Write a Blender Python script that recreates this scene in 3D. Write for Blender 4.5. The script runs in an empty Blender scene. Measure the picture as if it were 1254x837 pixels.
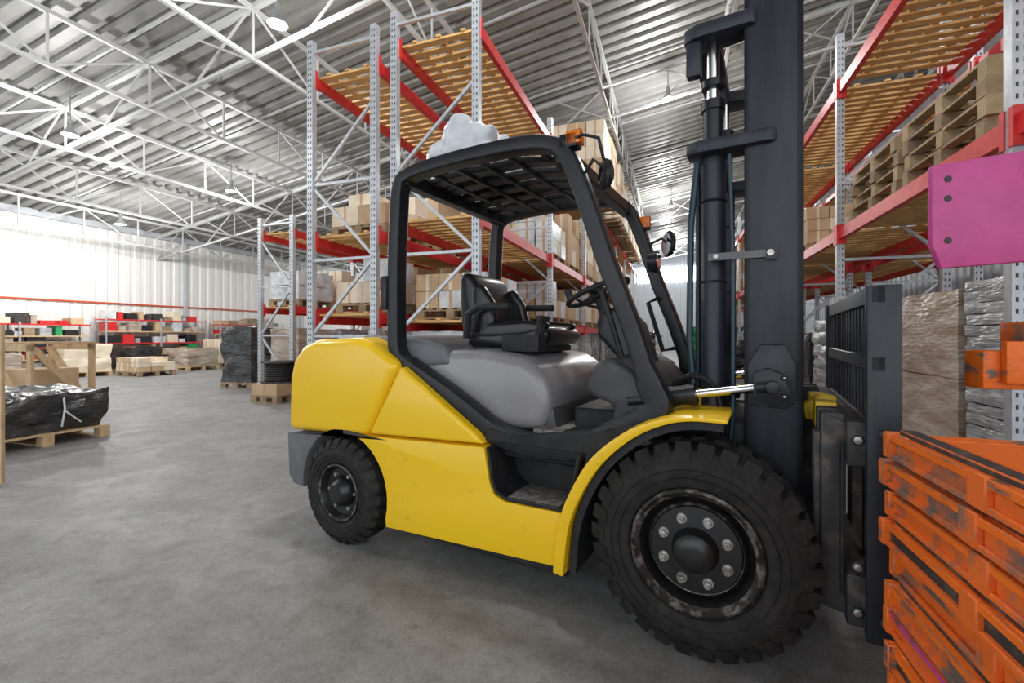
import bpy, bmesh, math, random
from mathutils import Matrix, Vector, noise
random.seed(4)
R=random.uniform
sc=bpy.context.scene
sc.view_settings.view_transform='Standard'
sc.view_settings.look='None'

# ------------------------------------------------------------ materials
def mat(name,col,rough=.5,metal=0,col2=None,scale=4,lo=.4,hi=.65,bump=0,bscale=40,detail=6,emit=0,coat=0,alpha=None,stretch=None,spec=None):
    m=bpy.data.materials.new(name);m.use_nodes=True
    nt=m.node_tree;b=nt.nodes["Principled BSDF"]
    b.inputs["Base Color"].default_value=(*col,1)
    b.inputs["Roughness"].default_value=rough
    b.inputs["Metallic"].default_value=metal
    if spec is not None:b.inputs["Specular IOR Level"].default_value=spec
    if coat:b.inputs["Coat Weight"].default_value=coat;b.inputs["Coat Roughness"].default_value=.15
    tc=nt.nodes.new("ShaderNodeTexCoord");src=tc.outputs["Object"]
    if stretch:
        mp=nt.nodes.new("ShaderNodeMapping");mp.inputs["Scale"].default_value=stretch
        nt.links.new(src,mp.inputs["Vector"]);src=mp.outputs["Vector"]
    if col2:
        n=nt.nodes.new("ShaderNodeTexNoise");n.inputs["Scale"].default_value=scale;n.inputs["Detail"].default_value=detail;n.inputs["Roughness"].default_value=.65
        nt.links.new(src,n.inputs["Vector"])
        r=nt.nodes.new("ShaderNodeValToRGB");r.color_ramp.elements[0].position=lo;r.color_ramp.elements[1].position=hi
        r.color_ramp.elements[0].color=(*col,1);r.color_ramp.elements[1].color=(*col2,1)
        nt.links.new(n.outputs["Fac"],r.inputs["Fac"]);nt.links.new(r.outputs["Color"],b.inputs["Base Color"])
    if bump:
        n2=nt.nodes.new("ShaderNodeTexNoise");n2.inputs["Scale"].default_value=bscale;n2.inputs["Detail"].default_value=4
        nt.links.new(src,n2.inputs["Vector"])
        bp=nt.nodes.new("ShaderNodeBump");bp.inputs["Strength"].default_value=bump;bp.inputs["Distance"].default_value=.02
        nt.links.new(n2.outputs["Fac"],bp.inputs["Height"]);nt.links.new(bp.outputs["Normal"],b.inputs["Normal"])
    if emit:
        b.inputs["Emission Color"].default_value=(*col,1);b.inputs["Emission Strength"].default_value=emit
    return m
M={}
M['yellow']=mat('yellow_paint',(.95,.59,.008),.30,col2=(.88,.53,.012),scale=2.2,lo=.5,hi=.85,coat=.3)
M['yellow2']=mat('yellow_paint_used',(.95,.59,.008),.35,col2=(.42,.29,.06),scale=7,lo=.61,hi=.84,coat=.2,stretch=(1,1,2))
M['yelldirty']=mat('yellow_paint_scuffed',(.82,.54,.02),.45,col2=(.30,.22,.07),scale=9,lo=.6,hi=.78)
M['black']=mat('black_paint',(.009,.010,.013),.36,col2=(.018,.020,.023),scale=6,bump=.04,spec=.4)
M['blackmat']=mat('black_plastic',(.014,.015,.017),.6,col2=(.028,.028,.03),scale=12,spec=.35)
M['mast']=mat('mast_steel_paint',(.018,.022,.031),.42,col2=(.032,.037,.048),scale=5,stretch=(3,3,.5),spec=.4)
M['rubber']=mat('rubber',(.014,.0135,.013),.72,col2=(.042,.038,.034),scale=14,lo=.45,hi=.8,bump=.25,bscale=60,spec=.35)
M['rim']=mat('rim_black',(.010,.010,.011),.35,col2=(.04,.036,.032),scale=18,lo=.55,hi=.8,spec=.6)
M['rimworn']=mat('rim_worn_edge',(.03,.028,.026),.4,col2=(.30,.27,.24),scale=25,lo=.48,hi=.68,metal=.3)
M['bolt']=mat('bolt_steel',(.6,.59,.57),.35,.8,col2=(.28,.25,.22),scale=30)
M['chrome']=mat('chrome_rod',(.75,.75,.75),.2,1.)
M['grey']=mat('grey_plastic',(.25,.24,.25),.28,col2=(.31,.30,.31),scale=3,coat=.3)
M['greyd']=mat('dark_grey_plastic',(.045,.046,.050),.5,col2=(.075,.075,.078),scale=8)
M['greyb']=mat('bumper_grey_plastic',(.12,.125,.135),.5,col2=(.16,.16,.17),scale=8)
M['leather']=mat('seat_vinyl',(.009,.009,.011),.28,bump=.05,bscale=20)
M['stepm']=mat('step_plate',(.12,.115,.11),.6,col2=(.34,.30,.27),scale=22,lo=.4,hi=.62,bump=.4,bscale=90)
M['orangel']=mat('orange_lens',(.85,.2,.01),.2)
M['redl']=mat('red_lens',(.5,.02,.01),.2)
M['mirror']=mat('mirror_glass',(.7,.72,.75),.05,1.)
M['teal']=mat('hydraulic_hose',(.008,.03,.045),.35)
M['galv']=mat('galvanised_steel',(.48,.51,.54),.42,.45,col2=(.60,.63,.66),scale=14)
M['hole']=mat('slot_dark',(.06,.06,.065),.8)
M['red']=mat('red_beam_paint',(.60,.016,.020),.4,col2=(.70,.05,.045),scale=5)
M['slat']=mat('pale_timber',(.80,.50,.20),.65,col2=(.60,.34,.12),scale=3,lo=.35,hi=.7,stretch=(1,6,6))
M['wood']=mat('crate_timber',(.66,.48,.28),.7,col2=(.48,.33,.18),scale=5,stretch=(4,4,1))
M['woodd']=mat('weathered_pallet_wood',(.40,.29,.17),.8,col2=(.24,.17,.11),scale=7)
M['woodg']=mat('greyed_pallet_wood',(.36,.27,.16),.85,col2=(.50,.38,.22),scale=6)
M['card']=mat('cardboard',(.60,.43,.27),.75,col2=(.52,.36,.22),scale=3)
M['cardl']=mat('pale_cardboard',(.82,.72,.57),.7,col2=(.72,.60,.45),scale=3)
M['white']=mat('white_wrap',(.76,.78,.80),.3,col2=(.5,.53,.56),scale=5,bump=.3,bscale=9)
M['wrapg']=mat('grey_stretch_wrap',(.26,.275,.29),.22,col2=(.60,.62,.64),scale=3,lo=.42,hi=.7,bump=.7,bscale=10,stretch=(1,1,5),spec=.8)
M['wrapb']=mat('black_stretch_wrap',(.012,.012,.013),.2,col2=(.04,.04,.042),scale=6,bump=.9,bscale=9,stretch=(1,1,3),spec=.9)
M['wrapbr']=mat('brown_stretch_wrap',(.36,.27,.20),.25,col2=(.60,.52,.45),scale=2.5,bump=.6,bscale=10,stretch=(1,1,4),spec=.8)
M['orange']=mat('worn_orange_paint',(.84,.16,.010),.5,col2=(.14,.11,.09),scale=6.5,lo=.54,hi=.59,bump=.2,stretch=(1,.5,1.6),detail=9)
M['orange2']=mat('scuffed_orange_paint',(.78,.15,.02),.5,col2=(.17,.13,.11),scale=4,lo=.49,hi=.60,bump=.15,detail=9)
M['dark']=mat('grimy_steel_and_gap_shade',(.035,.033,.032),.6,col2=(.14,.115,.09),scale=12,lo=.5,hi=.7)  # black steel parts, and painted gap shade in the frame stack
M['pink']=mat('magenta_paint',(.60,.08,.29),.45,col2=(.48,.06,.22),scale=6)
M['pinkw']=mat('worn_magenta_paint',(.60,.06,.27),.5,col2=(.14,.10,.11),scale=7,lo=.53,hi=.6,detail=9)
M['truss']=mat('truss_grey_paint',(.50,.51,.50),.5)
M['roof']=mat('roof_sheet',(.235,.235,.225),.5,.1,col2=(.29,.29,.275),scale=1.5)
M['wall']=mat('cream_wall_sheet',(.84,.84,.81),.5)
M['wallg']=mat('grey_wall_sheet',(.50,.53,.56),.5)
M['pipe']=mat('red_pipe',(.6,.09,.03),.5)
M['lampm']=mat('lamp_enamel',(.35,.37,.37),.35,.3)
M['bulb']=mat('lamp_bulb',(1,.97,.9),.3,emit=3)
M['win']=mat('window_daylight',(.85,.93,1),.3,emit=9)
M['green']=mat('green_plastic',(.03,.32,.12),.4)
M['blue']=mat('blue_plastic',(.10,.14,.22),.4)

# floor
fm=bpy.data.materials.new('concrete_floor');fm.use_nodes=True
nt=fm.node_tree;b=nt.nodes["Principled BSDF"]
tc=nt.nodes.new("ShaderNodeTexCoord")
def nz(s,d=8,r=.6,dist=0):
    n=nt.nodes.new("ShaderNodeTexNoise");n.inputs["Scale"].default_value=s;n.inputs["Detail"].default_value=d;n.inputs["Roughness"].default_value=r;n.inputs["Distortion"].default_value=dist
    nt.links.new(tc.outputs["Object"],n.inputs["Vector"]);return n
def rmp(n,a,ca,b_,cb):
    r=nt.nodes.new("ShaderNodeValToRGB");e=r.color_ramp.elements
    e[0].position=a;e[0].color=(*ca,1);e[1].position=b_;e[1].color=(*cb,1)
    nt.links.new(n.outputs["Fac"],r.inputs["Fac"]);return r
r1=rmp(nz(.9,10,.7,.4),.38,(.245,.245,.243),.64,(.345,.345,.343))
r2=rmp(nz(9,12,.8),.36,(.68,.66,.63),.56,(1,1,1))
r3=rmp(nz(70,5,.7),.35,(.76,.76,.76),.6,(1,1,1))
r4=rmp(nz(2.6,12,.75,1.2),.30,(.60,.58,.55),.42,(1,1,1))
def mul(a,c):
    m=nt.nodes.new("ShaderNodeMix");m.data_type='RGBA';m.blend_type='MULTIPLY';m.inputs[0].default_value=1
    nt.links.new(a,m.inputs[6]);nt.links.new(c,m.inputs[7]);return m.outputs[2]
nt.links.new(mul(mul(mul(r1.outputs[0],r2.outputs[0]),r3.outputs[0]),r4.outputs[0]),b.inputs["Base Color"])
rr=rmp(nz(2.5),.3,(.5,)*3,.7,(.68,)*3);nt.links.new(rr.outputs[0],b.inputs["Roughness"])
bp=nt.nodes.new("ShaderNodeBump");bp.inputs["Strength"].default_value=.15;bp.inputs["Distance"].default_value=.01
nt.links.new(nz(50).outputs["Fac"],bp.inputs["Height"]);nt.links.new(bp.outputs["Normal"],b.inputs["Normal"])
M['floor']=fm

# ------------------------------------------------------------ mesh builder
class MB:
    def __init__(s): s.v=[];s.f=[];s.fm=[];s.mats=[];s.M=Matrix.Identity(4)
    def mi(s,k):
        if k not in s.mats:s.mats.append(k)
        return s.mats.index(k)
    def add(s,vs,fs,k):
        o=len(s.v);i=s.mi(k)
        s.v+=[tuple(s.M@Vector(p)) for p in vs]
        s.f+=[tuple(o+j for j in f) for f in fs];s.fm+=[i]*len(fs)
    def box(s,x0,x1,y0,y1,z0,z1,k):
        s.add([(x0,y0,z0),(x1,y0,z0),(x1,y1,z0),(x0,y1,z0),(x0,y0,z1),(x1,y0,z1),(x1,y1,z1),(x0,y1,z1)],
              [(0,3,2,1),(4,5,6,7),(0,1,5,4),(1,2,6,5),(2,3,7,6),(3,0,4,7)],k)
    def beam(s,p,q,w,h,k,up=(0,0,1)):
        p=Vector(p);q=Vector(q);d=(q-p).normalized();u=Vector(up)
        if abs(d.dot(u))>.98:u=Vector((0,1,0))
        a=d.cross(u).normalized();c=a.cross(d)
        vs=[]
        for e in (p,q):
            for i,j in((-1,-1),(1,-1),(1,1),(-1,1)):vs.append(e+a*i*w/2+c*j*h/2)
        s.add(vs,[(0,1,2,3),(7,6,5,4),(0,4,5,1),(1,5,6,2),(2,6,7,3),(3,7,4,0)],k)
    def cyl(s,p,q,r,k,n=16,r2=None):
        p=Vector(p);q=Vector(q);d=(q-p).normalized();u=Vector((0,0,1)) if abs(d.z)<.9 else Vector((1,0,0))
        a=d.cross(u).normalized();c=a.cross(d);r2=r if r2 is None else r2
        vs=[];
        for e,rad in((p,r),(q,r2)):
            for i in range(n):
                t=2*math.pi*i/n;vs.append(e+a*math.cos(t)*rad+c*math.sin(t)*rad)
        s.add(vs,[(i,(i+1)%n,n+(i+1)%n,n+i) for i in range(n)]+[tuple(range(n))[::-1],tuple(range(n,2*n))],k)
    def tube(s,path,r,k,n=10,closed=False):
        P=[Vector(p) for p in path];N=len(P);vs=[];fs=[]
        ref=None
        for i,p in enumerate(P):
            if closed:d=(P[(i+1)%N]-P[i-1]).normalized()
            else:d=(P[min(i+1,N-1)]-P[max(i-1,0)]).normalized()
            if ref is None: ref=Vector((0,0,1)) if abs(d.z)<.9 else Vector((1,0,0))
            a=d.cross(ref).normalized();c=a.cross(d);ref=c
            for j in range(n):
                t=2*math.pi*j/n;vs.append(p+a*math.cos(t)*r+c*math.sin(t)*r)
        for i in range(N if closed else N-1):
            for j in range(n):
                i2=(i+1)%N;fs.append((i*n+j,i*n+(j+1)%n,i2*n+(j+1)%n,i2*n+j))
        if not closed:fs+=[tuple(range(n))[::-1],tuple(range((N-1)*n,N*n))]
        s.add(vs,fs,k)
    def ring(s,c,nrm,Rr,r,k,N=40,n=10):
        c=Vector(c);nrm=Vector(nrm).normalized();u=Vector((0,1,0)) if abs(nrm.y)<.9 else Vector((1,0,0))
        a=nrm.cross(u).normalized();b2=nrm.cross(a);vs=[];fs=[]
        for i in range(N):
            t=2*math.pi*i/N;dr=a*math.cos(t)+b2*math.sin(t)
            for j in range(n):
                f=2*math.pi*j/n;vs.append(c+dr*(Rr+r*math.cos(f))+nrm*r*math.sin(f))
        for i in range(N):
            for j in range(n):
                i2=(i+1)%N;fs.append((i*n+j,i*n+(j+1)%n,i2*n+(j+1)%n,i2*n+j))
        s.add(vs,fs,k)
    def prism(s,poly,y0,y1,k):
        n=len(poly)
        s.add([(a,y0,z) for a,z in poly]+[(a,y1,z) for a,z in poly],
              [tuple(range(n)),tuple(range(n,2*n))[::-1]]+[(i,n+i,n+(i+1)%n,(i+1)%n) for i in range(n)],k)
    def stroke(s,path,w,y0,y1,k,closed=False):
        P=[Vector(p) for p in path];N=len(P);L=[];Rr=[]
        for i,p in enumerate(P):
            if closed:d1=(p-P[i-1]).normalized();d2=(P[(i+1)%N]-p).normalized()
            else:
                d1=(p-P[i-1]).normalized() if i else (P[1]-p).normalized()
                d2=(P[i+1]-p).normalized() if i<N-1 else d1
            t=(d1+d2).normalized();nn=Vector((-t.y,t.x));ww=(w[i] if isinstance(w,(list,tuple)) else w)/2
            ww=ww/max(.5,nn.dot(Vector((-d1.y,d1.x))))
            L.append(p+nn*ww);Rr.append(p-nn*ww)
        vs=[];fs=[]
        for i in range(N):
            for q in(L[i],Rr[i]):
                for y in(y0,y1):vs.append((q.x,y,q.y))
        for i in range(N if closed else N-1):
            a=4*i;c=4*((i+1)%N)
            fs+=[(a,a+2,c+2,c),(a+1,c+1,c+3,a+3),(a,c,c+1,a+1),(a+2,a+3,c+3,c+2)]
        if not closed:fs+=[(0,1,3,2),(4*N-4,4*N-2,4*N-1,4*N-3)]
        s.add(vs,fs,k)
    def lathe(s,prof,ca,cz,k,n=64,closed=False,y=0):
        vs=[];m=len(prof);fs=[]
        for i in range(n):
            t=2*math.pi*i/n
            for (w,r) in prof:vs.append((ca+r*math.cos(t),y+w,cz+r*math.sin(t)))
        for i in range(n):
            i2=(i+1)%n
            for j in range(m if closed else m-1):
                j2=(j+1)%m;fs.append((i*m+j,i2*m+j,i2*m+j2,i*m+j2))
        s.add(vs,fs,k)
    def build(s,name,parent=None,mw=None,bevel=0,seg=3,angle=38,sub=0):
        me=bpy.data.meshes.new(name);me.from_pydata(s.v,[],s.f)
        for k in s.mats:me.materials.append(M[k])
        for p,i in zip(me.polygons,s.fm):p.material_index=i
        bm=bmesh.new();bm.from_mesh(me)
        bmesh.ops.recalc_face_normals(bm,faces=bm.faces)
        if bevel:
            es=[e for e in bm.edges if len(e.link_faces)==2 and e.calc_face_angle(0)>.5]
            bmesh.ops.bevel(bm,geom=es,offset=bevel,segments=seg,profile=.5,affect='EDGES',clamp_overlap=True)
        bm.to_mesh(me);bm.free()
        for p in me.polygons:p.use_smooth=True
        me.set_sharp_from_angle(angle=math.radians(angle))
        o=bpy.data.objects.new(name,me);sc.collection.objects.link(o)
        if parent:o.parent=parent
        elif mw is not None:o.matrix_world=mw
        return o
def smooth(path,n=6,closed=False):
    P=[Vector(p) for p in path];N=len(P);out=[]
    rng=range(N) if closed else range(N-1)
    for i in rng:
        if closed:p0,p1,p2,p3=P[i-1],P[i],P[(i+1)%N],P[(i+2)%N]
        else:p0,p1,p2,p3=P[max(i-1,0)],P[i],P[i+1],P[min(i+2,N-1)]
        for j in range(n):
            t=j/n;out.append(.5*((2*p1)+(-p0+p2)*t+(2*p0-5*p1+4*p2-p3)*t*t+(-p0+3*p1-3*p2+p3)*t**3))
    if not closed:out.append(P[-1])
    return [tuple(p) for p in out]
def empty(name,mw):
    e=bpy.data.objects.new(name,None);sc.collection.objects.link(e);e.empty_display_size=.2;e.matrix_world=mw;return e

ANG=math.atan2(-.336,.942)
WH=Matrix.Translation((-2.67,6.1,0))@Matrix.Rotation(ANG,4,'Z')   # local x=v (across), y=u (along aisle)
def at(v,u,z=0,rot=0):return WH@Matrix.Translation((v,u,z))@Matrix.Rotation(rot,4,'Z')
def atw(x,y,z=0,rot=0):return Matrix.Translation((x,y,z))@Matrix.Rotation(rot,4,'Z')

# ------------------------------------------------------------ room shell
VL,VR,UF,UB=-14,12.5,-13,36
def roofz(v):return 5.0+.16*(v+14)
b=MB();b.box(VL,VR,UF,UB,-.2,0,'floor');b.build('floor',mw=WH)
def corr(name,a0,a1,f,k,per=.3,dep=.045):
    b=MB();t=a0;pts=[]
    while t<a1:
        for dt,o in((0,0),(.5,0),(.6,1),(.9,1)):pts.append((t+dt*per,o*dep))
        t+=per
    pts.append((a1,0));vs=[];fs=[]
    for (t,o) in pts:vs+=list(f(t,o))
    for i in range(len(pts)-1):fs.append((2*i,2*i+1,2*i+3,2*i+2))
    b.add(vs,fs,k);return b.build(name,mw=WH,angle=10)
corr('ceiling',UF,UB,lambda t,o:((VL,t,roofz(VL)+o),(VR,t,roofz(VR)+o)),'roof',per=.34,dep=.09)
corr('wall_left',UF,UB,lambda t,o:((VL-o,t,0),(VL-o,t,5.05)),'wall',per=.35,dep=.03)
corr('wall_back',VL,VR,lambda t,o:((t,UB+o,0),(t,UB+o,roofz(t)+.1)),'wallg',per=.4)
corr('wall_right',UF+10,UB,lambda t,o:((VR+o,t,0),(VR+o,t,roofz(VR)+.1)),'wallg',per=.4)
b=MB();b.box(1.2,9.5,UB-.08,UB-.02,5.7,6.9,'win')
for i in range(9):b.box(1.2+i*1.03-.03,1.2+i*1.03+.03,UB-.14,UB-.01,5.65,6.95,'truss')
b.build('window_1',mw=WH)
b=MB();b.box(VL+.01,VL+.07,UF,UB,2.29,2.34,'pipe');b.box(VL+.01,VL+.06,UF,UB,0,.25,'wallg')
b.build('trim_1',mw=WH)
b=MB()
for u in range(-10,36,6):
    b.box(VL+.02,VL+.14,u-.05,u+.05,0,5.1,'wallg')
b.box(VL+.02,VL+.2,UF,UB,4.85,5.05,'wallg')
b.build('trim_2',mw=WH)

# roof trusses
b=MB()
for v in [-12.6,-10,-7.4,-4.8,-2.2,.4,3,5.6,8.2,10.8]:
    zt=roofz(v)-.12;zb=zt-.85
    b.beam((v,-8,zt),(v,UB,zt),.07,.07,'truss');b.beam((v,-8,zb),(v,UB,zb),.065,.06,'truss')
    u=-8;i=0
    while u<UB-1.5:
        b.beam((v,u,zt),(v,u,zb),.032,.032,'truss')
        if i%2:b.beam((v,u,zb),(v,u+1.5,zt),.032,.032,'truss')
        else:b.beam((v,u,zt),(v,u+1.5,zb),.032,.032,'truss')
        u+=1.5;i+=1
for u in [-5,1,7,13,19,25,31]:
    b.beam((VL,u,roofz(VL)-.1),(VR,u,roofz(VR)-.1),.09,.10,'truss')
    b.beam((VL,u,roofz(VL)-.95),(VR,u,roofz(VR)-.95),.06,.06,'truss')
    v=VL+1.3
    i=0
    while v<VR-1.3:
        b.beam((v,u,roofz(v)-.1),(v+1.3,u,roofz(v+1.3)-.95) if i%2 else (v-1.3,u,roofz(v-1.3)-.95),.032,.032,'truss')
        v+=1.3;i+=1
for u in range(-6,36,3):
    b.beam((VL,u+.5,roofz(VL)-.04),(VR,u+.5,roofz(VR)-.04),.045,.045,'truss')
b.build('roof_truss_frame',mw=WH,angle=20)

def lamp(v,u,z,power=260):
    e=empty('pendant_lamp',at(v,u,z))
    b=MB()
    prof=[(.0,.03),(.02,.05),(.08,.06),(.13,.10),(.2,.14)]
    n=24;vs=[];fs=[]
    for i in range(n):
        t=2*math.pi*i/n
        for (h,r) in prof:vs.append((r*math.cos(t),r*math.sin(t),.2-h))
    m=len(prof)
    for i in range(n):
        for j in range(m-1):fs.append((i*m+j,((i+1)%n)*m+j,((i+1)%n)*m+j+1,i*m+j+1))
    b.add(vs,fs,'lampm');b.cyl((0,0,.18),(0,0,.3),.04,'lampm')
    b.cyl((0,0,.3),(0,0,max(.5,roofz(v)-z-.05)),.012,'lampm',8)
    b.build('lamp_shade',parent=e)
    b=MB();b.cyl((0,0,.03),(0,0,.12),.05,'bulb',12,.03);b.build('bulb',parent=e)
    l=bpy.data.lights.new('lamp_light','POINT');l.energy=power;l.shadow_soft_size=.15;l.color=(1,.995,.985)
    o=bpy.data.objects.new('lamp_light',l);sc.collection.objects.link(o);o.parent=e;o.location=(0,0,-.25)
for (x,y,z,p) in [(-3.46,6.75,5.8,170),(-8.6,8.9,5.1,230),(-7.8,12.7,5.2,250),(-11.3,13.2,4.4,420)]:
    q=WH.inverted()@Vector((x,y,0));lamp(q.x,q.y,z,p)
for (v,u,z,p) in [(-10,19,4.7,450),(-4.5,20,5.3,300),(4.4,7,7,330),(4.4,17,7,500),(4.4,29,7,1000),(3.4,-2,6.6,300),(-4,-3,5.6,210),(9.5,1.5,7.3,260),(-11,-1,4.7,300)]:  # extra pendants added to brighten the hall, left wall and aisle end
    lamp(v,u,z,p)

# ------------------------------------------------------------ racks
def rack(name,v0,v1,us,levels,h,slats=True,skip=()):
    b=MB();pw=.088
    for u in us:
        for v in(v0,v1):
            b.box(v-pw/2,v+pw/2,u-.04,u+.04,0,h,'galv')
            b.box(v-.09,v+.09,u-.07,u+.07,0,.012,'galv')
            z=.15
            while z<h-.05 and u<14:
                b.box(v-.026,v-.012,u-.0415,u-.04,z,z+.03,'hole');b.box(v+.012,v+.026,u-.0415,u-.04,z,z+.03,'hole')
                z+=.075
        z=.2;i=0
        while z+1.0<h:
            b.beam((v0,u,z),(v1,u,z),.035,.035,'galv')
            p,q=((v0,u,z),(v1,u,z+1.0)) if i%2 else ((v1,u,z),(v0,u,z+1.0))
            b.beam(p,q,.035,.035,'galv');z+=1.0;i+=1
        b.beam((v0,u,h-.15),(v1,u,h-.15),.035,.035,'galv')
    for bi in range(len(us)-1):
        ua,ub=us[bi],us[bi+1]
        for lv in levels:
            if (bi,lv) in skip:continue
            for v in(v0,v1):
                b.box(v-.03,v+.03,ua+.04,ub-.04,lv-.14,lv,'red')
                for uu in(ua+.045,ub-.045):b.box(v-.055,v+.055,uu-.006-.02,uu+.02,lv-.2,lv+.05,'red')
            if slats:
                u=ua+.1
                while u<ub-.12:
                    b.box(v0+.035,v1-.035,u,u+.095,lv-.03,lv-.005+R(0,.004),'slat');u+=.165
                for f in(.2,.5,.8):
                    vv=v0+(v1-v0)*f;b.box(vv-.03,vv+.03,ua+.08,ub-.08,lv-.005,lv+.02,'slat')
    return b.build(name,mw=WH,angle=20)
BAY=3.3
usB=[i*BAY for i in range(8)]
rack('pallet_rack',0,1.0,usB,[.15,1.5,2.55,4.7],5.12)
rack('pallet_rack',1.3,2.4,usB,[.15,1.4,2.65,4.85],5.2)
rack('pallet_rack',6.6,7.7,[2.25+BAY*i for i in range(-2,8)],[2.6,4.5],5.15)
rack('pallet_rack',8.0,9.1,[2.25+BAY*i for i in range(-2,8)],[2.6,4.5],5.15)
rack('pallet_rack',-3.6,-2.75,[2.4+2.9*i for i in range(6)],[1.8,3.35],3.65)

# ------------------------------------------------------------ loads
def pallet(b,dx,dy,z=0,k='woodd'):
    for i in range(3):
        y=-dy/2+.05+i*(dy-.1)/2
        for j in range(3):
            x=-dx/2+.06+j*(dx-.12)/2;b.box(x-.06,x+.06,y-.05,y+.05,z+.02,z+.1,k)
        b.box(-dx/2,dx/2,y-.05,y+.05,z,z+.02,k)
    n=7
    for i in range(n):
        x=-dx/2+.05+i*(dx-.1)/(n-1);b.box(x-.045,x+.045,-dy/2,dy/2,z+.12,z+.14,k)
    for i in range(3):
        y=-dy/2+.05+i*(dy-.1)/2;b.box(-dx/2,dx/2,y-.05,y+.05,z+.1,z+.12,k)
def boxes(v,u,z,dx,dy,h,nx=3,ny=3,nz=3,ks=('card','cardl'),name='cardboard_box_stack',rot=0,ragged=True,mw=None):
    b=MB();pallet(b,dx,dy);sx,sy,sz=dx/nx,dy/ny,h/nz
    for k in range(nz):
        for i in range(nx):
            for j in range(ny):
                if ragged and k==nz-1 and random.random()<.3:continue
                g=.008;x=-dx/2+i*sx+R(-.01,.01);y=-dy/2+j*sy+R(-.01,.01)
                kk=random.choice(ks)
                b.box(x+g,x+sx-g,y+g,y+sy-g,.14+k*sz,.14+(k+1)*sz-.006,kk)
                b.box(x+sx/2-.02,x+sx/2+.02,y+g-.001,y+g,.14+k*sz,.14+(k+1)*sz-.006,'cardl' if kk=='card' else 'card')
    return b.build(name,mw=mw or at(v,u,z+.002,rot))
def lump(b,x0,x1,y0,y1,z0,z1,k,n=12,amp=.03,seed=0,rnd=.12,fr=4):
    cx,cy,cz=(x0+x1)/2,(y0+y1)/2,(z0+z1)/2;hx,hy,hz=(x1-x0)/2,(y1-y0)/2,(z1-z0)/2
    vs=[];fs=[];idx={}
    def vid(i,j,l):
        key=(i,j,l)
        if key in idx:return idx[key]
        p=Vector(((i/n*2-1),(j/n*2-1),(l/n*2-1)))
        q=p.normalized()*1.25
        p2=p.lerp(q,rnd)
        P=Vector((cx+p2.x*hx,cy+p2.y*hy,cz+p2.z*hz))
        dn=noise.noise(P*fr+Vector((seed*7.1,seed,0)))*amp+noise.noise(P*fr*3+Vector((seed*3.1,seed,5)))*amp*.4
        P+=Vector((p.x,p.y,p.z))*dn
        if l==0:P.z=z0
        idx[key]=len(vs);vs.append(P);return idx[key]
    for i in range(n):
        for j in range(n):
            fs.append((vid(i,j,0),vid(i,j+1,0),vid(i+1,j+1,0),vid(i+1,j,0)))
            fs.append((vid(i,j,n),vid(i+1,j,n),vid(i+1,j+1,n),vid(i,j+1,n)))
            fs.append((vid(i,0,j),vid(i+1,0,j),vid(i+1,0,j+1),vid(i,0,j+1)))
            fs.append((vid(i,n,j),vid(i,n,j+1),vid(i+1,n,j+1),vid(i+1,n,j)))
            fs.append((vid(0,i,j),vid(0,i,j+1),vid(0,i+1,j+1),vid(0,i+1,j)))
            fs.append((vid(n,i,j),vid(n,i+1,j),vid(n,i+1,j+1),vid(n,i,j+1)))
    b.add(vs,fs,k)
def wrapped(v,u,z,dx,dy,h,k='wrapg',name='shrink_wrapped_pallet',rot=0,mw=None,amp=.03,rnd=.06,layers=1,pal='woodd',n=12,strap=False,fr=4):
    b=MB();pallet(b,dx,dy,k=pal)
    for i in range(layers):
        lump(b,-dx/2+.02,dx/2-.02,-dy/2+.02,dy/2-.02,.14+i*h/layers,.14+(i+1)*h/layers-.004,k,n=n,seed=random.random()*9,amp=amp,rnd=rnd,fr=fr)
    if strap:
        x=.15
        b.tube([(dx/2*1.05,x-.05,.2),(dx/2*1.04,x-.02,.14+h*.6),(dx/2*.92,x,.14+h*1.0),(dx/2*.5,x+.02,.15+h*1.08),(-dx/2*.4,x+.05,.15+h*1.1)],.010,'white',6)
        b.tube([(dx/2*1.04,x-.02,.14+h*.55),(dx/2*1.06,x+.12,.14+h*.2)],.008,'white',6)
    return b.build(name,mw=mw or at(v,u,z+.002,rot),angle=60)

# row A loads
boxes(.5,.85,2.57,.9,1.1,.55,2,3,2,('cardl','cardl','card'))
boxes(.5,2.3,2.57,.9,1.1,.75,2,3,2,('cardl','card'))
boxes(.5,4.2,2.57,.9,1.1,.9);wrapped(.5,5.6,2.57,.9,.9,.8,'white')
boxes(.5,1.0,1.52,.9,1.2,.6,2,2,2,('cardl','white'));boxes(.5,2.45,1.52,.9,1.2,.7,2,3,2,('cardl','card'))
wrapped(.5,1.0,.17,.9,1.2,.9,'white');boxes(.5,2.5,.17,.9,1.1,.95)
for u in(4.2,5.6,7.6,9,10.9,12.4):
    boxes(.5,u,1.52,.9,1.1,R(.5,.75));
    wrapped(.5,u,.17,.9,1.1,.95,random.choice(['wrapg','white','wrapbr']))
for u in(7.6,9.0,10.9,12.4,14.2):boxes(.5,u,2.57,.9,1.1,R(.8,1.4))
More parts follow.
